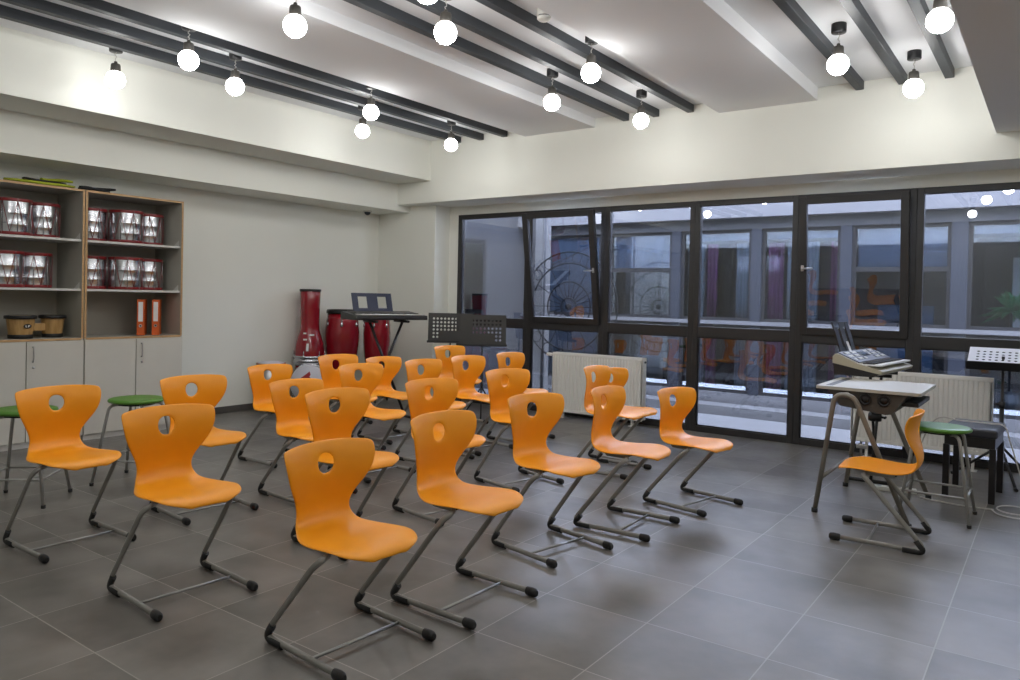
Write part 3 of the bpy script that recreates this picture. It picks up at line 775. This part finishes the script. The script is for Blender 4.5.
def rest(parent, x, z, L, hgt, tilt, m, windows, y0=0):
    """music rest with two openings, standing on the rear edge"""
    mt = Matrix.Translation((x, y0, z)) @ Matrix.Rotation(-tilt, 4, 'Y'); b = MB()
    ys = [-L] + [q for w in windows for q in w] + [L]
    for a, c in zip(ys[0::2], ys[1::2]): b.box((-.006, a, 0), (.006, c, hgt), m, .001, mt)
    for a, c in windows:
        b.box((-.004, a, 0), (.004, c, hgt * .20), m, .001, mt); b.box((-.004, a, hgt * .82), (.004, c, hgt), m, .001, mt)
    b.box((0, -L, 0), (.025, L, .008), m, .001, mt); b.build('music_rest', parent)
# left keyboard: front edge faces the room
KL = thing('electric_keyboard', 'black electric keyboard with navy music rest in front of the red congas', 'keyboard', (-6.47, 6.40, 1.195), R(-16))
b = MB(); Lk = .47
b.prism([(.165, 0), (.17, .02), (.165, .05), (.0, .066), (-.22, .09), (-.245, .08), (-.245, .0)], -Lk, Lk, M['black_plastic'], 'y'); b.build('body', KL)
b = MB(); b.box((-.20, -.42, .069), (-.03, .42, .075), M['dark_plastic'], .002, Matrix.Rotation(.12, 4, 'Y')); b.build('control_panel', KL)
keys(KL, Lk - .05, .01, .160, .070, 36)
rest(KL, -.19, .085, .265, .235, .30, M['blue_black'], [(-.19, -.07), (.07, .19)], y0=-.07)
x_stand('keyboard_stand', 'black X-shaped stand under the black keyboard by the congas', (-6.47, 6.40, 0), R(-16), .46, 1.192, .20)
# right keyboard: beige sides, grey panel; keys face right
KR = thing('electric_keyboard', 'beige and grey electric keyboard with black music rest behind the school desk', 'keyboard', (-1.225, 7.02, .947), R(-5))
b = MB(); Lr = .48
b.prism([(.150, 0), (.160, .022), (.14, .034), (-.02, .075), (-.16, .138), (-.20, .145), (-.22, .125), (-.22, .07)], -Lr, Lr, M['beige_plastic'], 'y'); b.build('body', KR)
b = MB(); b.prism([(.145, .001), (-.215, .071), (-.205, -.025), (.09, -.025)], -Lr + .003, Lr - .003, M['black_plastic'], 'y'); b.build('bottom_shell', KR)
b = MB(); pm = Matrix.Translation((-.115, 0, .122)) @ Matrix.Rotation(.40, 4, 'Y')
b.box((-.08, -Lr + .03, -.004), (.10, Lr - .03, .006), M['grey_panel'], .002, pm); pn = b.build('control_panel', KR)
b = MB(); b.box((-.05, -.09, .006), (.03, .09, .009), M['screen'], .001, pm); b.build('display', pn)
b = MB(); rr = random.Random(3)
for iy in range(16):
    for ix in range(3):
        y = -.40 + iy * .053
        if abs(y) < .11: continue
        b.box((-.06 + ix * .05, y, .006), (-.035 + ix * .05, y + .03, .010), M['white_plastic' if (iy + ix) % 3 else 'black_plastic'], .001, pm, 1)
b.build('buttons', pn)
keys(KR, Lr - .03, .0, .145, .074, 36)
rest(KR, -.195, .14, .20, .27, .30, M['black_plastic'], [(-.11, -.05), (.05, .11)], y0=-.16)
b = MB(); b.box((-.003, -.05, 0), (.0, .0, .09), M['paper'], 0, Matrix.Translation((-.170, -.16, .152)) @ Matrix.Rotation(-.38, 4, 'Y'))
tag(b.build('paper_slip', loc=(-1.221, 7.02, .949), rot=(0, 0, R(-5))), 'small white paper slip on the right keyboard music rest', 'paper')
x_stand('keyboard_stand', 'black X-shaped stand under the beige keyboard behind the desk', (-1.26, 7.15, 0), R(2), .42, .921, .17)

# ------------------------------------------------------------------ school desk
t = thing('school_desk', 'taupe school desk with inverted-U leg frames and black book box', 'desk', (-1.065, 6.20, 0))
b = MB(); zt = .905
b.prism([(-.335, -.44), (.315, -.44), (.33, -.425), (.33, .34), (.315, .355), (-.335, .355), (-.35, .34), (-.35, -.425)], zt - .022, zt, M['desk_top'], 'z'); top = b.build('tabletop', t)
b = MB(); b.box((-.30, -.36, zt), (-.25, .30, zt + .0008), M['dark_plastic']); b.build('pen_groove', top)
b = MB()                                                                  # book box with slanted sides
b.prism([(-.27, zt - .022), (-.19, zt - .135), (.11, zt - .172), (.15, zt - .165), (.25, zt - .022)], -.41, .30, M['dark_plastic'], 'y'); bx = b.build('book_box', t)
for (x, z) in ((-.02, zt - .075), (.10, zt - .075)):
    b = MB(); b.lathe([(.026, 0), (.042, 0), (.042, .006), (.026, .006), (.026, 0)], M['black_plastic'], 24, Matrix.Translation((x, -.414, z)) @ Matrix.Rotation(PI / 2, 4, 'X'), False)
    b.lathe([(0, .001), (.028, .001), (.028, .003), (0, .003)], M['rubber'], 24, Matrix.Translation((x, -.414, z)) @ Matrix.Rotation(PI / 2, 4, 'X'), False); b.build('cable_ring', bx)
b = MB(); b.box((.19, -.30, zt - .115), (.30, .26, zt - .085), M['black_plastic'], .004); b.build('drawer_lip', t)
for y in (-.515, .46):
    b = MB(); ph = fillet([(-.315, y, .012), (-.20, y, .86 if y < 0 else .86), (-.075, y, .86), (.285, y, .012)], .085, 8)
    b.tube(ph, .0175, M['desk_leg'], 12); fr = b.build('leg_frame', t)
    for x in (-.316, .286):
        b = MB(); b.lathe([(0, 0), (.022, 0), (.022, .03), (0, .03)], M['rubber'], 14, Matrix.Translation((x, y, 0)), False); b.build('foot', fr)
b = MB(); b.tube([(-.283, -.515, .25), (-.283, .46, .25)], .014, M['desk_leg'], 10); b.build('stretcher', t)
for y in (-.37, .36):
    b = MB(); b.tube([(-.14, -.515 if y < 0 else .46, .862), (-.14, y * .8, zt - .05)], .014, M['desk_leg'], 10); b.build('bracket', t)

# ------------------------------------------------------------------ piano bench
t = thing('piano_bench', 'black piano bench with padded seat in front of the right radiator', 'bench', (-.515, 7.06, 0), R(-3))
b = MB(); b.box((-.185, -.27, .495), (.185, .27, .565), M['leather'], .022, seg=4); b.build('cushion', t)
b = MB(); b.box((-.17, -.255, .415), (.17, .255, .497), M['bench_wood'], .004); b.build('apron', t)
for sx in (-1, 1):
    for sy in (-1, 1):
        b = MB(); b.box((sx * .155 - .022, sy * .24 - .022, 0), (sx * .155 + .022, sy * .24 + .022, .42), M['bench_wood'], .003); b.build('leg', t)

# ------------------------------------------------------------------ music stands
def perforated(b, m, w, h, holes, th, mtx, hr, corner=.03):
    """plate in local y (width) / z (height); holes: set of (col,row) on a grid nc x nr"""
    nc, nr, ok = holes; cw, chh = w / nc, h / nr; new = []; seg = 8
    for side in (0, 1):
        x = -th / 2 if side else th / 2
        for c in range(nc):
            for r in range(nr):
                y0, z0 = -w / 2 + c * cw, r * chh
                if ok(c, r):
                    cyc, cz = y0 + cw / 2, z0 + chh / 2
                    ring = [b.bm.verts.new((x, cyc + math.cos(2 * PI * (k + .5) / seg) * hr, cz + math.sin(2 * PI * (k + .5) / seg) * hr)) for k in range(seg)]
                    ob = []
                    for k in range(seg):
                        a = 2 * PI * (k + .5) / seg; q = max(abs(math.cos(a)), abs(math.sin(a)))
                        ob.append(b.bm.verts.new((x, cyc + math.cos(a) / q * cw / 2, cz + math.sin(a) / q * chh / 2)))
                    cor = [b.bm.verts.new((x, cyc + sy * cw / 2, cz + sz * chh / 2)) for sy, sz in ((1, 1), (-1, 1), (-1, -1), (1, -1))]
                    for k in range(seg):
                        k2 = (k + 1) % seg
                        vs = [ring[k], ob[k], ob[k2], ring[k2]]
                        if k in (0, 2, 4, 6):
                            vs = [ring[k], ob[k], cor[k // 2], ob[k2], ring[k2]]
                        f = b.bm.faces.new(vs if not side else vs[::-1]); f.material_index = b.mi(m)
                    new += ring + ob + cor
                else:
                    v = [b.bm.verts.new((x, y0 + a * cw, z0 + d * chh)) for a, d in ((0, 0), (1, 0), (1, 1), (0, 1))]
                    f = b.bm.faces.new(v if not side else v[::-1]); f.material_index = b.mi(m); new += v
    bmesh.ops.transform(b.bm, matrix=mtx, verts=new)
# two dark perforated stands side by side
def okl(c, r):
    if r in (0, 7) or c in (0, 11): return False
    return r > 2 or c in (1, 2, 9, 10)
def make_stand():
    t = thing('music_stand', '-', 'music stand')
    mp = Matrix.Translation((0, -.04, .885)) @ Matrix.Rotation(-PI / 2, 4, 'Z') @ Matrix.Rotation(-.14, 4, 'Y')
    b = MB(); perforated(b, M['stand_plate'], .58, .385, (12, 8, okl), .004, mp, .0155); b.build('desk_plate', t, recalc=False)
    b = MB(); b.box((-.004, -.30, -.006), (.065, .30, .0), M['stand_black'], .002, mp); b.box((.058, -.30, 0), (.064, .30, .02), M['stand_black'], .002, mp); b.build('ledge', t)
    b = MB(); b.tube([(.0, .0, .22), (.0, .0, .98)], .011, M['stand_black'], 10); b.tube([(.0, .0, .20), (.0, .0, .55)], .015, M['stand_black'], 10); b.build('pole', t)
    for k in range(3):
        a = 2 * PI * k / 3 + .5; c, s = math.cos(a), math.sin(a)
        b = MB(); b.tube(fillet([(c * .012, s * .012, .36), (c * .10, s * .10, .22), (c * .25, s * .25, .008)], .08), .009, M['stand_black'], 8); b.build('leg', t)
    return t
ms = make_stand()
place(ms, True, (-5.76, 7.36, 0), R(39), 'black perforated music stand by the window, right one of two side by side', 'black music stands')
place(ms, False, (-6.42, 7.52, 0), R(39), 'black perforated music stand next to the keyboard, left one of two side by side', 'black music stands')
# right stand: pale desk tilted almost flat
t = thing('music_stand', 'music stand with pale perforated desk tilted flat at the right photo edge', 'music stand', (-.37, 7.74, 0), R(0))
mp = Matrix.Translation((.02, -.13, .992)) @ Matrix.Rotation(-PI / 2, 4, 'Z') @ Matrix.Rotation(-1.12, 4, 'Y')
def okr(c, r): return 1 <= r <= 5 and c not in (0, 11) and not (r == 1 and c > 2 and c < 9)
b = MB(); perforated(b, M['stand_white'], .56, .34, (12, 7, okr), .004, mp, .0135); b.build('desk_plate', t, recalc=False)
b = MB(); b.box((-.03, -.285, -.006), (.05, .285, .0), M['stand_black'], .002, mp); b.build('ledge', t)
b = MB(); b.tube([(0, 0, .10), (0, 0, 1.08)], .012, M['stand_black'], 10); b.tube([(0, 0, .10), (0, 0, .66)], .017, M['stand_black'], 10); b.lathe([(0, 0), (.024, 0), (.024, .05), (0, .05)], M['stand_black'], 14, Matrix.Translation((0, 0, .64)), False)
b.tube([(0, 0, .665), (-.06, 0, .665)], .009, M['stand_black'], 8); b.build('pole', t)
for k in range(3):
    a = 2 * PI * k / 3 - 1.2; c, s = math.cos(a), math.sin(a)
    b = MB(); b.tube([(c * .015, s * .015, .30), (c * .36, s * .36, .012)], .011, M['stand_black'], 8); lg = b.build('leg', t)
    b = MB(); b.tube([(c * .345, s * .345, .02), (c * .372, s * .372, .010)], .015, M['rubber'], 8); b.build('foot', lg)

# ------------------------------------------------------------------ radiators
def radiator(x0, x1, z0, z1, label):
    t = thing('panel_radiator', label, 'radiator', ((x0 + x1) / 2, 8.07, z0), 0, 'white radiators'); w = (x1 - x0) / 2; h = z1 - z0; yf = -.05
    b = MB(); n = int((x1 - x0) / .04); poly = []                         # ribbed front and rear sheets
    for k in range(n):
        a = -w + .02 + k * (2 * w - .04) / n; s = (2 * w - .04) / n
        poly += [(a, yf), (a + s * .55, yf), (a + s * .68, yf + .011), (a + s * .88, yf + .011)]
    poly += [(w - .02, yf), (w - .02, yf + .018), (-w + .02, yf + .018)]
    b.prism(poly, .035, h - .035, M['radiator'], 'z')
    b.box((-w, yf, 0), (w, yf + .02, .036), M['radiator'], .004); b.box((-w, yf, h - .036), (w, yf + .02, h - .012), M['radiator'], .004); b.build('front_panel', t)
    b = MB(); b.box((-w + .01, .03, .01), (w - .01, .05, h - .02), M['radiator'], .004); b.build('rear_panel', t)
    b = MB()
    for k in range(int(2 * w / .03)): b.box((-w + .015 + k * .03, yf + .018, h - .02), (-w + .030 + k * .03, .034, h - .004), M['radiator'])
    b.box((-w, yf + .002, h - .012), (w, yf + .012, h), M['radiator'], .002); b.box((-w, .04, h - .012), (w, .05, h), M['radiator'], .002); b.build('top_grille', t)
    for s in (-1, 1):
        b = MB(); b.box((s * w - .003, yf + .004, .01), (s * w + .003, .048, h - .002), M['radiator'], .002); b.build('side_panel', t)
        b = MB(); b.box((s * (w - .14) - .012, -.02, -z0), (s * (w - .14) + .012, .02, .02), M['radiator'], .002); b.box((s * (w - .14) - .035, -.05, -z0), (s * (w - .14) + .035, .05, -z0 + .006), M['radiator'], .001); b.build('foot', t)
    return t, w, h
t, w, h = radiator(-5.15, -3.90, .075, .815, 'white panel radiator left of centre, behind the orange chairs')
b = MB(); b.tube([(-w - .002, .0, h - .035), (-w - .05, .0, h - .035)], .013, M['radiator'], 10); b.tube([(-w - .05, 0, h - .035), (-w - .11, 0, h - .035)], .021, M['radiator'], 12); b.build('valve', t)
b = MB(); b.tube([(w + .002, 0, h - .05), (w + .018, 0, h - .05)], .012, M['rubber'], 10); b.build('plug', t)
t, w, h = radiator(-1.63, -.455, .155, .86, 'white panel radiator at the right, behind the desk and bench')
b = MB(); b.tube([(-w + .09, 0, .01), (-w + .09, 0, -.06), (-w + .09, .0, -.15)], .011, M['brushed'], 8); b.box((-w + .05, -.03, -.075), (-w + .15, .03, -.035), M['brushed'], .006); b.build('valve', t)

# ------------------------------------------------------------------ cables and small floor things
def cable(name, lab, pts, r=.005, n=10):
    P = [Vector(p) for p in pts]; out = []
    for i in range(len(P) - 1):
        p0, p1, p2, p3 = P[max(i - 1, 0)], P[i], P[i + 1], P[min(i + 2, len(P) - 1)]
        for k in range(n):
            t = k / n; out.append(.5 * ((2 * p1) + (p2 - p0) * t + (2 * p0 - 5 * p1 + 4 * p2 - p3) * t * t + (3 * p1 - p0 - 3 * p2 + p3) * t ** 3))
    out.append(P[-1]); b = MB(); b.tube(out, r, M['cable'], 8); return tag(b.build(name), lab, 'cable')
cable('power_cable', 'white power cable draped over the black bench and down to the floor', [(-.92, 7.22, .30), (-.84, 7.13, .50), (-.755, 7.08, .588), (-.62, 7.06, .582), (-.42, 7.04, .582), (-.315, 7.02, .574), (-.27, 7.0, .45), (-.18, 6.95, .15), (-.14, 6.92, .02), (-.02, 6.9, .007), (.2, 6.85, .007)])
lp = [(-.84, 6.66, .007), (-.75, 6.61, .007), (-.55, 6.58, .007), (-.36, 6.60, .007)]
for k in range(14):
    a = PI + k * PI / 4; lp.append((-.20 + math.cos(a) * (.16 - k * .004), 6.60 + math.sin(a) * (.19 - k * .005), .007 + .0045 * (k / 2)))
cable('power_cable', 'white cable coiled on the floor at the right photo edge', lp + [(.05, 6.55, .007), (.35, 6.5, .007)])
t = thing('power_strip', 'white power strip on the floor under the right keyboard', 'power strip', (-1.03, 6.74, 0), R(12))
b = MB(); b.box((-.16, -.03, 0), (.16, .03, .035), M['white_plastic'], .006); b.build('housing', t)
for k in range(4):
    b = MB(); b.lathe([(0, 0), (.02, 0), (.02, .001), (0, .001)], M['rod'], 16, Matrix.Translation((-.11 + k * .07, 0, .0352)), False); b.build('outlet', t)

# ------------------------------------------------------------------ courtyard and the opposite wing
sbox('courtyard_ledge', (-8.4, YW + .095, -.12), (6.5, 9.75, -.015), M['ext_white'])
sbox('courtyard_floor', (-8.4, 9.75, -.45), (6.5, 12.0, -.30), M['ext_floor'])
b = MB(); b.box((-8.4, 11.35, -.30), (6.5, 11.75, -.12), M['ext_white']); structure(b.build('courtyard_step'))
b = MB(); b.box((-8.6, YW + .3, -.45), (-8.4, 12.2, 3.4), M['ext_wall']); structure(b.build('courtyard_wall'))
t = thing('white_column', 'white column outside the window, left of the iron rosette', 'column', (-7.04, 10.55, -.3))
b = MB(); b.box((-.11, -.12, 0), (.11, .12, 3.3), M['ext_white'], .006); b.build('shaft', t)
b = MB(); b.tube([(.16, -.13, .1), (.16, -.13, 3.2)], .02, M['ext_grey'], 8); b.build('downpipe', t)
# opposite building
b = MB(); b.box((-8.40, 9.2, 1.0), (-8.34, 10.7, 2.5), M['ext_frame']); cw = b.build('side_window'); cw['kind'] = 'structure'
b = MB(); b.box((-8.338, 9.28, 1.08), (-8.334, 9.92, 2.42), M['glass_far']); b.box((-8.338, 9.98, 1.08), (-8.334, 10.62, 2.42), M['glass_far']); b.build('pane', cw)
B = thing('exterior_building', 'opposite wing of the building with grey posts seen through the window', 'building', (0, 12.0, 0))
def bpart(name, lo, hi, m, parent=None, bev=0):
    b = MB(); b.box(lo, hi, m, bev); return b.build(name, parent or B)
bpart('roof_slab', (-8.6, -.25, 2.83), (6.5, .6, 3.45), M['ext_slab'])
bpart('fascia', (-8.6, -.05, 2.66), (6.5, .2, 2.83), M['ext_grey'])
bpart('base_wall', (-8.6, -.05, -.45), (6.5, .2, .02), M['ext_slab'])
bpart('sill', (-8.6, -.09, 1.13), (6.5, .10, 1.19), M['ext_slab'])
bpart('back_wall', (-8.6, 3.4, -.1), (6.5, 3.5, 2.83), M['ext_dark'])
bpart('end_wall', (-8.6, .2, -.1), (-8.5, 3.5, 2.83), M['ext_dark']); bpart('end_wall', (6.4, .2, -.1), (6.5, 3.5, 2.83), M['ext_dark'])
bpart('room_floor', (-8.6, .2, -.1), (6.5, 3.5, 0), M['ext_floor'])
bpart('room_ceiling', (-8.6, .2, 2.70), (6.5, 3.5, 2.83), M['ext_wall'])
posts = [-8.0, -6.62, -5.245, -3.89, -2.56, -1.11, .25, 1.6, 3.0]
for i, x in enumerate(posts):
    w_ = .10 if i == 5 else .08
    bpart('post', (x - w_, -.06, .02), (x + w_, .10, 2.66), M['ext_post'], bev=.005)
kinds = ['full', 'case', 'curtain', 'purple', 'case', 'open', 'open', 'open']
for i in range(len(posts) - 1):
    a, c = posts[i] + (.10 if i == 5 else .08), posts[i + 1] - (.10 if i + 1 == 5 else .08); k = kinds[i]
    b = MB(); frame_boxes(b, a, c, 1.19, 2.66, .05, .0, .06, M['ext_frame'], bev=0); frame_boxes(b, a, c, .02, 1.13, .05, .0, .06, M['ext_frame'], bev=0)
    if k == 'case':
        b.box((a + .05, .0, 1.98), (c - .05, .06, 2.05), M['ext_frame']); 
    fr = b.build('window_frame', B)
    b = MB(); b.box((a + .04, .03, 1.22), (c - .04, .034, 2.63), M['glass_far']); b.build('pane', fr)
    b = MB(); b.box((a + .04, .03, .05), (c - .04, .034, 1.11), M['glass_far']); b.build('pane', fr)
    if k in ('case', 'sky_tint'):
        bpart('pale_pane_panel', (a + .06, .10, 2.0), (c - .06, .115, 2.63), M['sky_tint'])  # sky reflection in the upper pane, painted as a pale panel
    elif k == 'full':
        bpart('pale_pane_panel', (a + .06, .10, 1.22), (c - .06, .115, 2.63), M['sky_tint']); bpart('pale_pane_panel', (a + .06, .10, .06), (c - .06, .115, 1.10), M['sky_tint'])  # pale backing added to lighten the view behind the rosette
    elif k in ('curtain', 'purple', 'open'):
        bpart('pale_pane_panel', (a + .06, .10, 2.50), (c - .06, .115, 2.63), M['sky_tint'])  # narrow pale strip along the pane top
    if k in ('curtain', 'purple'):
        for (u0, u1, nm) in (((.05, .30, 'curtain_grey'), (.34, .48, 'curtain_purple'), (.75, .98, 'curtain_grey')) if k == 'curtain' else ((.05, .25, 'curtain_purple'), (.3, .7, 'curtain_grey'), (.85, .95, 'curtain_purple'))):
            bb = MB(); nn = 24; x0, x1 = a + (c - a) * u0, a + (c - a) * u1; pl = []
            for q in range(nn + 1): pl.append((x0 + (x1 - x0) * q / nn, .155 + .025 * math.sin(q * 1.9)))
            pl += [(x, y + .01) for x, y in pl[::-1]]
            bb.prism(pl, .08, 2.45, M[nm], 'z', smooth=True); bb.build('curtain', B)
bpart('interior_panel', (-6.5, 2.6, .0), (-5.6, 2.7, 1.9), M['ext_wall']); bpart('interior_panel', (-2.4, 1.6, 0), (-1.6, 1.7, 1.5), M['teal'])
bpart('interior_panel', (-.6, 2.5, .9), (1.4, 2.6, 2.3), M['cabinet_in'])
# iron rosette
t = thing('iron_rosette', 'wrought-iron rosette grille standing in the courtyard outside the window', 'iron grille', (-6.36, 10.35, -.3))
cz = 1.66
for r_ in (.14, .40, .70, .88):
    b = MB(); b.tube([(math.cos(k * PI / 24) * r_, 0, cz + math.sin(k * PI / 24) * r_) for k in range(48)], .013, M['iron'], 6, closed=True); b.build('ring', t)
b = MB(); b.lathe([(0, -.02), (.05, -.02), (.05, .02), (0, .02)], M['iron'], 16, Matrix.Translation((0, 0, cz)) @ Matrix.Rotation(PI / 2, 4, 'X'), False); b.build('hub', t)
for k in range(24):
    a = 2 * PI * k / 24; b = MB(); b.tube([(math.cos(a) * .10, 0, cz + math.sin(a) * .10), (math.cos(a) * (.40 if k % 2 else .70), 0, cz + math.sin(a) * (.40 if k % 2 else .70))], .007, M['iron'], 5); b.build('spoke', t)
for k in range(18):
    a = 2 * PI * k / 18; b = MB(); b.tube([(math.cos(a) * .79 + math.cos(q * PI / 6) * .085, 0, cz + math.sin(a) * .79 + math.sin(q * PI / 6) * .085) for q in range(12)], .007, M['iron'], 5, closed=True); b.build('scroll', t)
for s in (-1, 1):
    b = MB(); b.tube([(s * .5, 0, 0), (s * .5, 0, cz - .70)], .016, M['iron'], 6); b.build('leg', t)
# leafy plant in the opposite room
t = thing('potted_plant', 'leafy green plant behind the opposite window at the right photo edge', 'plant', (-.52, 12.45, 0))
b = MB(); b.lathe([(.13, 0), (.17, .35), (.18, .36), (.16, .36), (.15, .33), (0, .33)], M['pot'], 24, cap=True); b.build('pot', t)
b = MB(); b.tube([(0, 0, .3), (.01, .02, .9), (0, 0, 1.45)], .02, M['bench_wood'], 8); b.build('stem', t)
b = MB(); rr = random.Random(4)
for k in range(70):
    a = rr.random() * 2 * PI; el = rr.uniform(-.5, 1.2); L_ = rr.uniform(.25, .42); d = Vector((math.cos(a) * math.cos(el), math.sin(a) * math.cos(el), math.sin(el)))
    sd = d.cross(Vector((0, 0, 1))).normalized() * .045; p = Vector((0, 0, 1.45)); nrm = sd.cross(d).normalized() * .012
    vs = [b.bm.verts.new(q) for q in (p, p + d * L_ * .5 + sd + nrm, p + d * L_ - Vector((0, 0, .06)), p + d * L_ * .5 - sd + nrm)]
    ff = b.bm.faces.new(vs); ff.material_index = b.mi(M['leaf'])
b.build('foliage', t)

# ------------------------------------------------------------------ daylight and view
w = bpy.data.worlds.new('overcast_sky'); scene.world = w; w.use_nodes = True
bg = w.node_tree.nodes['Background']; bg.inputs[0].default_value = (.76, .83, 1.0, 1); bg.inputs[1].default_value = 8.0
vs = scene.view_settings
scene.display_settings.display_device = 'sRGB'
vs.view_transform = 'Standard'; vs.look = 'None'; vs.gamma = 1; vs.use_curve_mapping = False; vs.exposure = 1.16
scene.cycles.use_denoising = True
scene.cycles.max_bounces = 10; scene.cycles.diffuse_bounces = 5; scene.cycles.transparent_max_bounces = 16
scene.cycles.sample_clamp_indirect = 8
